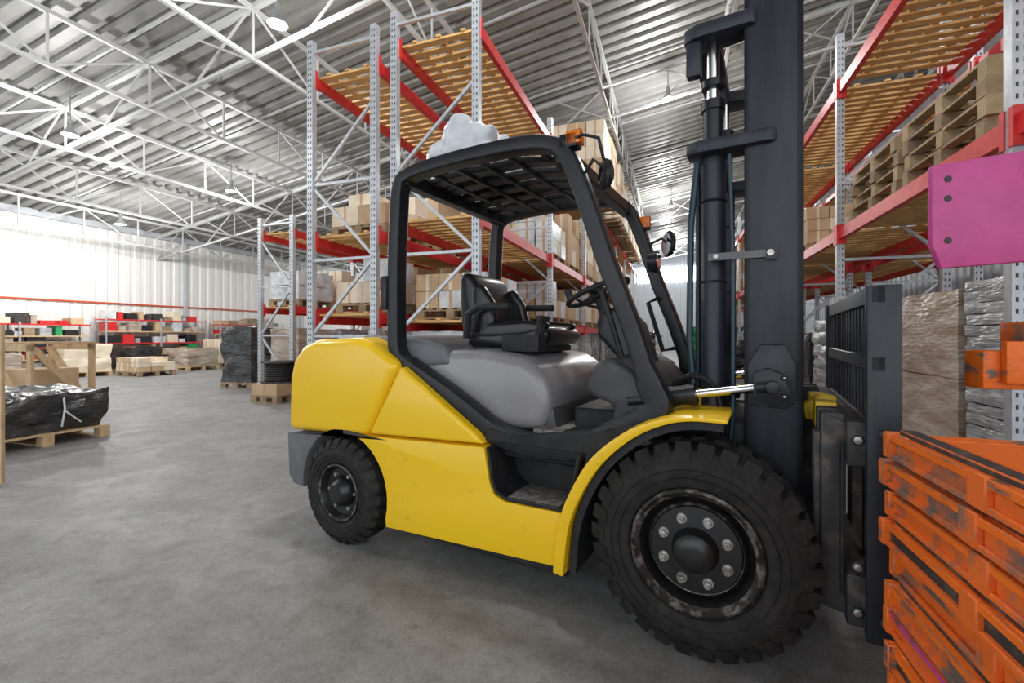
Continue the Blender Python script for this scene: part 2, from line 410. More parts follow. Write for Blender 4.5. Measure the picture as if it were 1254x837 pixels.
# row B loads
for u in(.85,2.4,4.2,5.7):
    wrapped(1.85,u,.17,1.0,1.25,.95,random.choice(['wrapg','white','wrapg']),layers=9,amp=.02)
for u in(7.5,8.9,10.8,12.2,14.1,15.6,17.4,19):
    wrapped(1.85,u,.17,1.0,1.25,.95,random.choice(['wrapg','white','wrapbr']))
    boxes(1.85,u,1.42,1.0,1.2,.8,3,3,2);boxes(1.85,u,2.67,1.05,1.25,R(1.2,1.7),3,3,4)
for u in(7.3,8.7,10.8,12.2,14.1,15.6,17.4,19):
    boxes(2.2,u,4.875,1.4,1.25,R(1.55,1.8),3,3,5,('cardl','cardl','card'),ragged=u>8)
boxes(1.85,4.2,2.67,1.0,1.2,.9,3,3,3,('cardl','white'));boxes(1.85,5.7,2.67,1.0,1.2,1.1,3,3,3)
boxes(1.85,4.2,1.42,1.0,1.2,.7,3,3,2,('card','white'));boxes(1.85,5.7,1.42,1.0,1.2,.7,3,3,2,('card','white'))
boxes(1.85,1.0,1.42,1.0,1.2,.45,3,3,2,('card','white','card'))
# short row loads
for i,u in enumerate([3.1,4.4,6.1,7.4,9,10.3]):
    if i%2:boxes(-3.17,u,1.82,.8,1.05,R(.6,.95),2,3,3,('cardl','white','card'))
    else:wrapped(-3.17,u,1.82,.8,1.05,R(.6,.9),'white',layers=2,rnd=.03)
    wrapped(-3.17,u,0,.8,1.05,1.2,random.choice(['wrapg','white','wrapbr']))
# right rack loads
wrapped(7.15,.32,0,1.0,1.2,1.45,'wrapbr',layers=2,rnd=.02,amp=.015);wrapped(7.15,-.64,0,1.0,.6,1.48,'wrapg',layers=18,rnd=.02,amp=.015)
wrapped(7.15,1.55,0,1.0,1.1,1.2,'wrapg',layers=4)
wrapped(7.15,3.2,0,1.0,1.2,1.3,'wrapg',layers=7);wrapped(7.15,4.6,0,1.0,1.2,1.1,'wrapb')
for u in(6.4,7.9,9.6,11.1,13,14.4,16.2,17.8):
    wrapped(7.15,u,0,1.0,1.2,R(1.0,1.4),random.choice(['wrapg','white','wrapbr','wrapb']));
    if u>9:boxes(7.15,u,2.62,1.0,1.2,R(.8,1.4))
boxes(7.15,4.6,2.62,1.0,1.1,.6,3,3,3);boxes(7.15,6.6,2.62,1.0,1.1,1.0,3,3,3)
for u in(-.1,1.3):
    b=MB()
    for i in range(4):
        b.M=Matrix.Translation((R(-.02,.02),R(-.03,.03),i*.142))@Matrix.Rotation(R(-.03,.03),4,'Z');pallet(b,1.05,1.2,0,'woodg' if i%2 else 'woodd')
    b.build('wooden_pallet_stack',mw=at(7.15,u,2.622))
for u in(-.3,1.2,3.2,4.6):wrapped(8.55,u,0,1.0,1.2,1.6,random.choice(['white','wrapbr']))
for u in(-.2,1.3,3.2):boxes(8.55,u,2.62,1.0,1.2,1.1)
# far end of the aisle
for (v,u,k,h) in [(6.0,9.5,'wrapb',.9),(5.9,11.2,'wrapbr',.9),(5.8,13.2,'wrapb',1.3),(5.7,16,'green',1.4),(3.3,15,'wrapb',1.2),(5.6,20,'white',1.2),(3.4,21,'white',1.2)]:
    wrapped(v,u,0,1.0,1.2,h,k,layers=4,amp=.06,rnd=.15)

# left side
wrapped(0,0,0,1.2,1.15,.42,'wrapb',mw=Matrix.Translation((-5.60,5.17,.002))@Matrix.Rotation(ANG,4,'Z'),amp=.10,rnd=.25,pal='wood',n=22,strap=True,fr=3)
b=MB()
for y in(0,.8):
    b.box(0,.08,y,y+.05,0,1.08,'wood');b.box(.82,.9,y,y+.05,0,1.08,'wood')
    b.box(0,.9,y,y+.05,.98,1.08,'wood');b.box(0,.9,y,y+.05,0.05,.15,'wood')
    b.beam((.05,y-.02,1.02),(.85,y-.02,.12),.05,.09,'wood',up=(0,1,0))
b.beam((.86,.05,1.02),(.86,.8,.12),.05,.09,'wood')
for x in(.02,.4,.8):b.box(x,x+.1,0,.85,1.08,1.11,'wood');b.box(x,x+.1,0,.85,-.0,.05,'wood')
b.box(.12,.75,.1,.72,.15,.7,'card')
b.build('timber_crate_frame',mw=atw(-7.75,6.7,0,-.2))
b=MB();b.box(0,.1,0,.06,0,1.3,'wood');b.box(-.9,0,0,.06,1.1,1.2,'wood');b.box(-.9,0,0,.06,.0,.12,'wood');b.box(-.9,-.8,0,.06,0,1.3,'wood')
b.beam((-.85,-.02,.1),(.02,-.02,1.1),.04,.09,'wood',up=(0,1,0))
b.box(-.9,-.8,-.3,.36,0,.06,'wood')
b.build('timber_frame',mw=atw(-4.25,3.68,0,.5))
wrapped(0,0,0,.8,.8,1.25,'wrapb',mw=atw(-6.15,10.7,.002,-.2),amp=.05,rnd=.06,layers=2)
e=empty('cable_reel',at(-2.3,1.65,0))
b=MB();pallet(b,.62,.7)
for i in range(2):
    for j in range(2):b.box(-.30+i*.3,-.01+i*.3,-.34+j*.34,-.01+j*.34,.14,.34,random.choice(['card','cardl']))
b.build('support_boxes',parent=e)
b=MB();b.M=Matrix.Translation((0,0,.342))
for z in(0,.36):b.cyl((0,0,z),(0,0,z+.03),.31,'dark',32)
b.cyl((0,0,.03),(0,0,.36),.22,'blackmat',32)
for i in range(8):b.ring((0,0,.055+i*.041),(0,0,1),.24,.021,'blackmat',32,6)
b.build('drum',parent=e)
def shelf_unit(v,u,L,H,D=.6):
    b=MB();n=5
    for uu in(0,L/2,L):
        for x in(0,D):b.box(x-.02,x+.02,uu-.02,uu+.02,0,H,'galv')
    for i in range(n):
        z=.1+i*(H-.2)/(n-1);b.box(0,D,0,L,z,z+.04,'red' if i in(2,4) else 'wood')
        y=.08
        while y<L-.45:
            w=R(.12,.42);h=R(.10,.33);k=random.choice(['card','card','cardl','blackmat','white','dark','woodd','wrapbr','wrapg','wood','green','red'])
            b.box(.08,D-.05,y,y+w,z+.04,z+.04+h,k);y+=w+R(.01,.12)
    b.build('storage_shelf',mw=at(v,u,0))
shelf_unit(-13.6,1.0,3.4,1.6);shelf_unit(-13.6,4.8,3.4,1.8);shelf_unit(-13.6,8.8,3.2,1.7)
for (v,u,k,h) in [(-11.9,9.6,'white',.9),(-11.9,3.6,'cardl',.8),(-11.2,6.4,'wrapbr',.6),(-10.5,9.3,'wrapg',.3),(-9.6,11.5,'white',.6),(-8,10.8,'wrapg',.9),(-9,13.5,'wrapbr',1.2),(-7.4,13.5,'white',1.5),(-11.5,13.6,'wrapg',1.1),(-7,16,'wrapbr',1.7),(-9,17,'white',1.5),(-6,12.3,'wrapg',1.1),(-12.3,15.5,'white',1.3),(-11.9,5.0,'wrapb',.7),(-5.3,16,'wrapg',1.7),(-10.4,15.5,'wrapbr',1.6),(-11.8,1.6,'wrapbr',.6),(-6.9,11.6,'white',1.2)]:
    wrapped(v,u,0,1.1,1.1,h,k,rot=R(-.3,.3),pal='wood',layers=random.choice([1,2,4]),rnd=R(.04,.2))
for (v,u,h) in [(-12.0,11.3,.6),(-6.5,9.3,.35),(-11.7,17.5,1.3),(-5.3,14,1.6),(-8.1,12.2,1.0),(-9.1,15.2,1.4),(-10.4,4.4,.4),(-12.0,8.2,.9),(-10.6,12.6,.9)]:
    boxes(v,u,0,1.1,1.0,h,3,3,3,('card','cardl','cardl'),rot=R(-.15,.15))
b=MB()
for i in range(10):b.box(-.55,.55,-.4,.4,i*.085,i*.085+.075,random.choice(['white','white','green','cardl']))
b.build('crate_stack',mw=at(-9.9,7.6,0))
b=MB()
for i in range(6):
    b.box(-.9+i*.3,-.82+i*.3,-.03,.03,0,1.3,'wood')
b.box(-.9,.7,-.05,-.03,.1,.2,'wood');b.box(-.9,.7,-.05,-.03,1.1,1.2,'wood');b.box(-.9,.7,-.4,.4,0,.05,'wood')
b.build('timber_rail_frame',mw=at(-8.2,8.9,0,.5))

# ------------------------------------------------------------ FORKLIFT
FK=empty('forklift',Matrix.Translation((.67,1.69,0))@Matrix.Rotation(math.atan2(-.49,.872),4,'Z'))
W=1.35
def arc(ca,cz,r,t0,t1,n=12):
    return [(ca+r*math.cos(math.radians(t0+(t1-t0)*i/n)),cz+r*math.sin(math.radians(t0+(t1-t0)*i/n))) for i in range(n+1)]
def mirror(y0,y1):return ((y0,y1),(W-y1,W-y0))
b=MB();b.prism([(-2.44,.61),(-2.425,.95),(-2.39,1.06),(-2.30,1.15),(-2.17,1.19),(-1.80,1.205),(-1.69,1.17),(-1.505,1.055),(-1.742,.64)],.04,W-.04,'yellow')
b.build('counterweight',parent=FK,bevel=.05,seg=5)
b=MB();b.prism([(-2.44,.598),(-2.425,.33),(-2.38,.28),(-2.285,.27)]+arc(-1.93,.302,.36,185,90,10)[1:]+[(-1.93,.635),(-1.75,.635)],.045,W-.045,'greyb')
b.build('counterweight_base',parent=FK,bevel=.012,seg=2)
for y0,y1 in mirror(.045,.30):
    b=MB();b.prism([(-1.487,1.05),(-1.722,.660),(-.955,.690),(-1.0,.735)],y0,y1,'yellow');b.build('side_panel_upper',parent=FK,bevel=.018,seg=3)
    b=MB()
    b.prism([(-1.91,.655)]+[(-1.72,.647),(-.95,.677),(-.918,.51),(-.895,.46),(-.836,.435),(-.548,.437),(-.548,.20),(-1.585,.165)]+arc(-1.93,.302,.352,-15,86,12),y0,y1,'yellow2')
    b.build('side_panel_lower',parent=FK,bevel=.012,seg=3)
b=MB();b.box(-2.25,.1,.3,W-.3,.22,.66,'blackmat');b.box(-1.5,-.55,.12,W-.12,.12,.2,'blackmat')
b.box(-1.75,-.2,.2,W-.2,.6,.73,'blackmat');b.box(-.6,.25,.33,W-.33,.25,.86,'blackmat')
b.cyl((0,.1,.406),(0,W-.1,.406),.09,'blackmat');b.cyl((-1.93,.1,.302),(-1.93,W-.1,.302),.06,'blackmat')
b.build('chassis',parent=FK,bevel=.01,seg=1)
for y0,y1 in mirror(.06,.33):
    b=MB()
    b.prism([(-.93,.67),(-.905,.515),(-.83,.446),(-.535,.446),(-.50,.55),(-.47,.70)],(.29 if y0<.5 else W-.32),(.32 if y0<.5 else W-.29),'blackmat')
    b.prism([(-.84,.44),(-.83,.458),(-.56,.458),(-.545,.44)],y0,y1,'stepm')
    b.stroke([(-.935,.68),(-.91,.515),(-.885,.468),(-.83,.446),(-.54,.446),(-.50,.56),(-.47,.70)],.014,y0-.008 if y0<.5 else y0,y1 if y0<.5 else y1+.008,'blackmat')
    b.build('step',parent=FK,bevel=.004,seg=1)
for y0,y1 in mirror(.0,.34):
    path=smooth([(.115,.905),(.0,.905),(-.11,.885),(-.24,.82),(-.373,.70),(-.465,.55),(-.52,.40),(-.545,.19)],5)
    n=len(path)
    b=MB();b.stroke(path,[.016 if i<6 else .016+.032*min(1,(i-6)/14) for i in range(n)],y0,y1,'yellow2')
    b.build('fender',parent=FK,bevel=.005,seg=2)
    path2=smooth([(.10,.878),(.01,.878),(-.10,.855),(-.22,.79),(-.335,.68),(-.42,.54),(-.47,.39),(-.49,.2)],5)
    b=MB();b.stroke(path2,.03,y0+.03,y1-.02,'blackmat');b.build('fender_liner',parent=FK)
ringp=smooth([(-1.50,2.105),(-1.565,2.06),(-1.585,1.9),(-1.60,1.6),(-1.60,1.27),(-1.59,1.13),(-1.52,1.05),(-1.40,.985),(-1.2,.885),(-1.0,.765),(-.90,.72),(-.75,.695),(-.55,.70),(-.42,.755),(-.28,.83),(-.18,.885),(-.155,.94),(-.19,1.02),(-.27,1.27),(-.37,1.53),(-.46,1.80),(-.53,1.98),(-.575,2.06),(-.65,2.105),(-.8,2.13),(-1.1,2.135),(-1.35,2.125)],3,closed=True)
wd=[]
for a,z in ringp:
    if z<1.05: wd.append(.105)
    elif z>2.02:wd.append(.07)
    else: wd.append(.075)
for y0,y1 in mirror(.10,.19):
    b=MB();b.stroke(ringp,wd,y0,y1,'black',closed=True);b.build('guard_frame',parent=FK,bevel=.012,seg=3)
for y0,y1 in mirror(.09,.3):
    b=MB();b.prism([(-.98,.69),(-.92,.70),(-.45,.70),(-.47,.60),(-.40,.66),(-.25,.80),(-.1,.86),(-.12,.89),(-.4,.80),(-.75,.74),(-.95,.76)],y0,y1,'blackmat');b.build('sill',parent=FK,bevel=.004,seg=1)
b=MB()
for y in(.30,.47,.64,.80,.97):
    b.stroke([(-1.50,2.115),(-1.3,2.13),(-.9,2.135),(-.66,2.10),(-.58,2.04)],.035,y,y+.085,'black')
b.box(-1.57,-1.50,.12,W-.12,2.05,2.13,'black');b.box(-.61,-.54,.12,W-.12,2.0,2.07,'black')
for i in range(5):
    a=-1.40+i*.165;b.box(a,a+.03,.15,W-.15,2.10,2.13,'black')
b.build('overhead_guard_bars',parent=FK,bevel=.006,seg=1)
b=MB();lump(b,-1.50,-1.08,.28,.85,2.155,2.38,'white',n=16,amp=.10,rnd=.75,fr=7);b.build('plastic_sheet_bundle',parent=FK,angle=60)
b=MB();b.prism([(-1.98,1.12),(-1.95,1.215),(-1.5,1.20),(-1.3,1.165),(-1.25,1.05),(-1.9,1.0)],.19,W-.19,'greyb');b.build('rear_hood',parent=FK,bevel=.03,seg=3)
b=MB();b.prism([(-1.62,.86),(-1.60,1.09),(-1.45,1.135),(-1.05,1.14),(-.82,1.10),(-.70,1.02),(-.665,.88),(-.72,.75),(-1.1,.72)],.20,W-.20,'grey')
b.build('seat_deck',parent=FK,bevel=.065,seg=6,angle=50)
b=MB();b.prism([(-.74,.745),(-.70,.86),(-.672,.86),(-.655,.76),(-.66,.745)],.24,W-.24,'greyd');b.build('deck_front_trim',parent=FK,bevel=.01,seg=2)
b=MB();b.box(-.75,-.15,.18,W-.18,.745,.765,'stepm')
for i in range(6):b.box(-.74,-.2,.24+i*.15,.26+i*.15,.765,.77,'stepm')
b.build('floor_plate',parent=FK)
b=MB()
b.prism([(-1.33,1.15),(-1.33,1.25),(-1.2,1.235),(-.95,1.25),(-.85,1.275),(-.79,1.24),(-.80,1.17),(-.9,1.13)],.44,.93,'leather');b.build('seat_cushion',parent=FK,bevel=.035,seg=4,angle=50)
b=MB()
b.prism([(-1.36,1.20),(-1.24,1.20),(-1.21,1.30),(-1.25,1.44),(-1.30,1.55),(-1.34,1.60),(-1.41,1.59),(-1.41,1.45),(-1.40,1.3)],.47,.90,'leather');b.build('seat_back',parent=FK,bevel=.045,seg=4,angle=50)
b=MB()
for y in(.455,.845):
    b.prism([(-1.30,1.22),(-1.18,1.22),(-1.14,1.30),(-1.17,1.42),(-1.24,1.52),(-1.31,1.5)],y,y+.07,'leather')
    b.prism([(-1.28,1.2),(-.95,1.2),(-.82,1.24),(-.80,1.285),(-.95,1.30),(-1.2,1.29)],y-.01,y+.06,'leather')
b.build('seat_bolsters',parent=FK,bevel=.025,seg=4,angle=50)
b=MB();b.box(-1.32,-.85,.46,.91,1.12,1.16,'blackmat');b.tube([(-1.3,.40,1.2),(-1.28,.39,1.34),(-1.2,.385,1.38),(-1.0,.385,1.375)],.022,'blackmat')
b.tube([(-1.3,.96,1.2),(-1.28,.97,1.36),(-1.2,.97,1.40),(-1.0,.97,1.395)],.022,'blackmat')
b.box(-1.02,-.80,.335,.43,1.13,1.22,'blackmat')
for i in range(3):b.cyl((-.83,.35+.04*i,1.2),(-.80,.35+.04*i,1.30),.009,'blackmat',8);b.cyl((-.80,.35+.04*i,1.29),(-.797,.35+.04*i,1.32),.018,'blackmat',10)
b.build('seat_base_and_levers',parent=FK,bevel=.006,seg=2)
b=MB();b.prism([(-.50,.95),(-.46,1.08),(-.38,1.12),(-.27,1.06),(-.19,.96),(-.18,.80),(-.30,.76),(-.38,.80),(-.36,.90)],.20,W-.20,'greyd');b.build('front_cowl',parent=FK,bevel=.03,seg=4)
b=MB();b.prism([(-.55,1.22),(-.52,1.34),(-.44,1.37),(-.36,1.28),(-.30,1.10),(-.22,.85),(-.34,.80),(-.42,1.08)],.50,.86,'black');b.build('dashboard',parent=FK,bevel=.03,seg=4)
b=MB();b.prism([(-.56,1.26),(-.53,1.35),(-.46,1.36),(-.50,1.24)],.54,.82,'blackmat')
b.cyl((-.40,.675,.98),(-.58,.675,1.42),.035,'blackmat')
nv=Vector((-.38,0,.92)).normalized();c=Vector((-.595,.675,1.455))
b.ring(c,nv,.175,.015,'blackmat',48,10)
b.cyl(c-nv*.03,c+nv*.015,.045,'blackmat',24)
a1=nv.cross(Vector((0,1,0))).normalized();a2=nv.cross(a1)
for t in(90,210,330):
    dr=a1*math.cos(math.radians(t))+a2*math.sin(math.radians(t));b.beam(c,c+dr*.17,.03,.012,'blackmat',up=nv)
b.cyl(c+a1*.12+a2*.12,c+a1*.12+a2*.12+nv*.06,.02,'blackmat',14)
b.tube([(-.55,.75,1.36),(-.60,.85,1.38),(-.62,.93,1.40)],.008,'blackmat',8)
b.tube([(-.55,.58,1.36),(-.60,.48,1.38),(-.62,.42,1.40)],.008,'blackmat',8)
b.build('steering_wheel',parent=FK)
b=MB();b.box(-.42,-.38,.55,.63,.80,.9,'blackmat');b.box(-.42,-.38,.72,.80,.80,.9,'blackmat');b.build('pedals',parent=FK)
b=MB()
for y in(.22,W-.22):
    b.tube([(-.35,y,1.45),(-.42,y,1.42),(-.33,y,1.12),(-.25,y,1.14)],.014,'black',8)
b.build('grab_handles',parent=FK)
def wheel(name,ca,cz,r,wt,ri,y,sgn,lugs,front):
    e=empty(name,Matrix.Identity(4));e.parent=FK;e.matrix_parent_inverse=Matrix.Identity(4)
    e.location=(ca,y,cz);e.rotation_euler=(0,0,0 if sgn>0 else math.pi)
    b=MB();k=r/.406
    prof=[(.035,ri-.005),(.01,ri+.01),(.004,ri+.03*k),(.0,ri+.06*k),(.002,r-.085*k),(.012,r-.055*k),(.03,r-.03*k),(.055,r-.02*k),(wt-.055,r-.02*k),(wt-.03,r-.03*k),(wt-.01,r-.06*k),(wt,ri+.05),(wt-.02,ri)]
    b.lathe(prof,0,0,'rubber',96)
    for rr in(ri+.045*k,ri+.075*k):b.lathe([(.004,rr-.004),(-.003,rr),(.004,rr+.004)],0,0,'rubber',72)
    for i in range(lugs):
        t=2*math.pi*i/lugs
        for side in(0,1):
            tt=t+side*math.pi/lugs
            b.M=Matrix.Rotation(-tt,4,'Y')
            h=math.pi*r/lugs*.70
            w0,w1=((.035,wt*.47) if side==0 else (wt*.53,wt-.035))
            b.add([(r-.03*k,w0,-h),(r-.03*k,w1,-h*.7),(r-.03*k,w1,h*.7),(r-.03*k,w0,h),(r,w0+.004,-h*.88),(r,w1,-h*.55),(r,w1,h*.55),(r,w0+.004,h*.88)],
                  [(0,3,2,1),(4,5,6,7),(0,1,5,4),(1,2,6,5),(2,3,7,6),(3,0,4,7)],'rubber')
            s0,s1,q=(.004,.06,1) if side==0 else (wt-.004,wt-.06,-1)
            b.add([(r-.065*k,s0,-h*.8),(r-.065*k,s0,h*.8),(r-.018*k,s0+.024*q,h),(r-.018*k,s0+.024*q,-h),
                   (r-.065*k,s0+.03*q,-h*.8),(r-.065*k,s0+.03*q,h*.8),(r-.0,s1-.02*q,h*.9),(r-.0,s1-.02*q,-h*.9)],
                  [(0,1,2,3),(4,7,6,5),(0,4,5,1),(1,5,6,2),(2,6,7,3),(3,7,4,0)],'rubber')
    b.M=Matrix.Identity(4);b.build('tire',parent=e,angle=30)
    b=MB()
    if front:
        b.lathe([(.04,ri+.004),(.012,ri),(.006,ri-.01),(.02,ri-.02),(.028,ri-.03)],0,0,'rimworn',72)
        b.lathe([(.028,ri-.03),(.05,ri-.045),(.075,ri-.05),(.08,ri-.055),(.055,ri-.07),(.045,ri-.075),(.04,.085),(.03,.078),(.0,.07),(-.012,.055),(-.018,.03),(-.018,.0)],0,0,'rim',72)
        b.lathe([(.058,ri-.062),(.05,ri-.066),(.052,ri-.07)],0,0,'rimworn',72)
        for i in range(8):
            t=2*math.pi*(i+.5)/8;x,z=.122*math.cos(t),.122*math.sin(t)
            b.cyl((x,.045,z),(x,.037,z),.019,'bolt',16);b.cyl((x,.037,z),(x,.014,z),.0135,'bolt',6);b.cyl((x,.014,z),(x,.004,z),.008,'bolt',10)
    else:
        b.lathe([(.04,ri+.004),(.01,ri),(.006,ri-.008),(.03,ri-.02),(.05,ri-.03),(.055,.09),(.02,.08),(.0,.06),(-.01,.05),(-.012,.0)],0,0,'rim',56)
        b.lathe([(.008,ri-.002),(.005,ri-.01),(.012,ri-.014)],0,0,'rimworn',56)
        for i in range(6):
            t=2*math.pi*i/6;x,z=.105*math.cos(t),.105*math.sin(t);b.cyl((x,.056,z),(x,.035,z),.011,'bolt',6)
    b.build('rim',parent=e,angle=30)
wheel('front_wheel',0,.406,.406,.28,.235,0,1,30,True);wheel('front_wheel_far',0,.406,.406,.28,.235,W,-1,30,True)
wheel('rear_wheel',-1.93,.305,.305,.2,.165,0,1,26,False);wheel('rear_wheel_far',-1.93,.305,.305,.2,.165,W,-1,26,False)
# mast
b=MB()
for y0,sg in((.30,1),(W-.30,-1)):
    y1=y0+sg*.10;ya,yb=min(y0,y1),max(y0,y1)
    wy=(y0,y0+sg*.02);b.box(.155,.36,min(wy),max(wy),.22,3.3,'mast')
    b.box(.155,.18,ya,yb,.22,3.3,'mast');b.box(.335,.36,ya,yb,.22,3.3,'mast')
    i0=y0+sg*.03;i1=y0+sg*.12;b.box(.19,.20,min(i0,i1),max(i0,i1),.25,3.2,'mast');b.box(.315,.33,min(i0,i1),max(i0,i1),.25,3.2,'mast')
    j=(i1,i1+sg*.02);b.box(.19,.33,min(j),max(j),.25,3.2,'mast')
b.build('mast_rails',parent=FK,bevel=.004,seg=2)
b=MB()
def head(z,t,a0=-.07,a1=.27):
    for y0,sg in((.27,1),(W-.27,-1)):
        pl=[(a0,.03),(a0+.05,.0),(a1-.02,.0),(a1,.02),(a1,.12),(a0+.10,.16),(a0+.04,.16),(a0,.12)]
        vs=[(a,y0+sg*y,z) for a,y in pl]+[(a,y0+sg*y,z+t) for a,y in pl];n=len(pl)
        b.add(vs,[tuple(range(n)),tuple(range(n,2*n))[::-1]]+[(i,n+i,n+(i+1)%n,(i+1)%n) for i in range(n)],'mast')
    b.box(a0+.02,a0+.14,.40,W-.40,z,z+t,'mast')
head(1.99,.055);head(2.48,.06,-.08,.20);head(.55,.06,.0,.25)
b.box(-.07,-.01,.29,.34,2.33,2.48,'mast');b.box(-.06,-.02,W-.34,W-.29,2.05,2.48,'mast')
b.box(.16,.36,.40,W-.40,.24,.34,'mast');b.box(.16,.22,.40,W-.40,1.2,1.3,'mast')
b.build('mast_crossheads',parent=FK,bevel=.01,seg=2)
b=MB()
for y in(.385,W-.385):
    b.cyl((.03,y,.35),(.03,y,1.99),.052,'mast',24);b.cyl((.03,y,2.045),(.03,y,2.22),.042,'black',24)
    b.cyl((.03,y,1.98),(.03,y,2.50),.026,'chrome',20);b.cyl((.03,y,2.20),(.03,y,2.24),.05,'black',20);b.cyl((.03,y,2.30),(.03,y,2.33),.048,'black',20)
    b.cyl((-.035,y+.03,.6),(-.035,y+.03,1.94),.012,'teal',10)
    b.box(-.02,.08,y-.06,y+.06,.33,.42,'black')
    for z in(.9,1.45,1.8):b.ring((.03,y,z),(0,0,1),.053,.006,'black',24,6)
b.tube([(-.03,.34,1.97),(-.055,.33,1.7),(-.06,.33,1.2),(-.03,.33,.8)],.014,'teal',10)
b.tube([(.10,.30,1.97),(.115,.30,1.5),(.115,.30,.9),(.09,.30,.6)],.010,'teal',10)
b.build('lift_cylinders',parent=FK)
b=MB();b.box(.02,.275,.282,.298,1.53,1.56,'greyb');b.cyl((.25,.285,1.545),(.25,.27,1.545),.014,'bolt',6);b.cyl((.05,.285,1.545),(.05,.27,1.545),.01,'bolt',6)
b.box(.235,.275,.275,.30,1.52,1.57,'mast');b.build('mast_clamp_bar',parent=FK)
b=MB()
for y0,sg in((.30,1),(W-.30,-1)):
    ys=sorted((y0,y0-sg*.035))
    b.prism([(.17,.94),(.17,1.10),(.215,1.18),(.30,1.18),(.335,1.10),(.335,.96),(.30,.93)],ys[0],ys[1],'mast')
    ys=sorted((y0-sg*.035,y0-sg*.085));b.prism([(.19,.97),(.19,1.07),(.24,1.09),(.29,1.07),(.32,.99),(.28,.95)],ys[0],ys[1],'black')
    b.cyl((.255,y0-sg*.08,1.02),(.255,y0-sg*.115,1.02),.024,'mast',18)
    for dz in(-.035,.035):b.cyl((.295,y0-sg*.08,1.02+dz),(.295,y0-sg*.10,1.02+dz),.01,'bolt',6)
b.build('tilt_brackets',parent=FK,bevel=.006,seg=2)
b=MB()
for y in(.235,W-.235):
    b.cyl((-.12,y,.955),(.25,y,1.02),.018,'chrome',20);b.cyl((-.30,y,.925),(-.04,y,.970),.04,'black',24);b.cyl((-.05,y,.968),(-.02,y,.974),.045,'black',24);b.cyl((.20,y,1.011),(.26,y,1.022),.03,'black',18)
b.build('tilt_cylinders',parent=FK)
b=MB()
for i in range(5):
    y=.30+.07*i;b.tube(smooth([(-.20,y,.85),(-.12,y,1.0),(-.02,y+.02,1.04),(.06,y+.03,.95),(.08,y+.03,.7)],5),.012,'black',8)
b.box(-.10,.02,.36,.42,.90,.98,'yelldirty');b.tube([(-.1,.45,.93),(-.03,.45,.99),(.05,.45,.93)],.016,'yelldirty',8)
b.build('hydraulic_hoses',parent=FK)
# carriage
b=MB()
for y0,y1 in((.05,.10),(W-.10,W-.05)):
    b.box(.52,.61,y0,y1,.22,1.38,'mast')
for (z0,z1) in((.25,.42),(.78,.93)):
    b.box(.47,.53,.08,W-.08,z0,z1,'dark')
for y in(.12,.25,W-.31,W-.18):
    b.box(.40,.47,y,y+.05,.28,.95,'dark')
b.box(.38,.45,.14,.20,.30,.88,'dark')
b.prism([(.40,.95),(.53,.90),(.53,.86),(.46,.84),(.46,.34),(.53,.30),(.53,.25),(.40,.28)],.115,.14,'dark')
b.box(.53,.58,.06,W-.06,.22,.34,'dark');b.box(.53,.58,.06,W-.06,.84,.93,'dark')
for z in(.30,.45,.87):
    b.cyl((.50,.085,z),(.50,.07,z),.02,'bolt',6)
for z in(.3,.62,.9):b.cyl((.565,.055,z),(.565,.035,z),.018,'mast',6)
b.build('fork_carriage',parent=FK,bevel=.006,seg=2)
b=MB()
b.box(.53,.57,.05,W-.05,1.32,1.38,'mast');b.box(.53,.57,.05,W-.05,1.10,1.15,'mast')
for i in range(15):
    y=.12+i*(W-.25)/14;b.box(.54,.56,y-.012,y+.012,.9,1.34,'mast')
b.box(.545,.552,.10,W-.10,1.13,1.34,'blackmat')
b.build('load_backrest',parent=FK,bevel=.004,seg=1)
b=MB();b.box(.40,.47,.32,.42,.86,.96,'yelldirty');b.box(.40,.46,.62,.70,.84,.96,'yelldirty');b.box(.42,.46,.28,.31,.45,.62,'yelldirty')
b.prism([(.37,.92),(.43,.97),(.49,.96),(.46,.86),(.38,.86)],.50,.58,'yelldirty')
b.build('side_shifter_blocks',parent=FK,bevel=.006,seg=2)
b=MB()
for y in(.44,.86):
    b.prism([(.58,.9),(.63,.9),(.635,.11),(1.7,.06),(1.7,.05),(.62,.06),(.58,.10)],y,y+.12,'dark')
b.build('forks',parent=FK,bevel=.004,seg=1)
b=MB()
for y in(.5,W-.5):
    for i in range(44):b.box(.24,.27,y-.02,y+.02,.9+i*.05,.94+i*.05,'black')
b.build('lift_chains',parent=FK)
def mir(a,y,z,r):
    b=MB();b.lathe([(0,.0),(.0,r*.8),(.012,r),(.03,r*.92),(.045,r*.5),(.048,0)],0,0,'black',28)
    b.lathe([(-.001,0),(-.001,r*.82)],0,0,'mirror',28)
    o=b.build('mirror_head',parent=FK);o.location=(a,y,z);o.rotation_euler=(0,0,math.radians(-55));return o
mir(-.385,.11,1.91,.068);mir(-.33,W-.12,1.80,.085)
b=MB()
b.tube([(-.50,.13,1.90),(-.42,.10,1.98),(-.365,.12,1.93)],.009,'black',8)
b.tube([(-.44,W-.13,1.80),(-.36,W-.11,1.84),(-.32,W-.12,1.80)],.009,'black',8)
b.tube([(-.56,.14,2.10),(-.46,.08,2.09),(-.39,.08,2.06),(-.375,.11,1.97)],.008,'black',8)
b.box(-.58,-.50,.10,.17,2.06,2.12,'black');b.box(-.55,-.48,.10,.15,2.07,2.13,'orangel')
b.box(-.50,-.43,W-.16,W-.10,1.90,1.98,'black');b.box(-.49,-.42,W-.17,W-.14,1.91,1.98,'orangel')
b.box(-1.67,-1.63,.09,.16,1.36,1.55,'black');b.box(-1.69,-1.665,.10,.15,1.47,1.54,'redl');b.box(-1.69,-1.665,.10,.15,1.38,1.45,'orangel')
b.box(-1.64,-1.60,.12,.15,1.42,1.46,'black')
b.build('guard_lights',parent=FK,bevel=.006,seg=2)
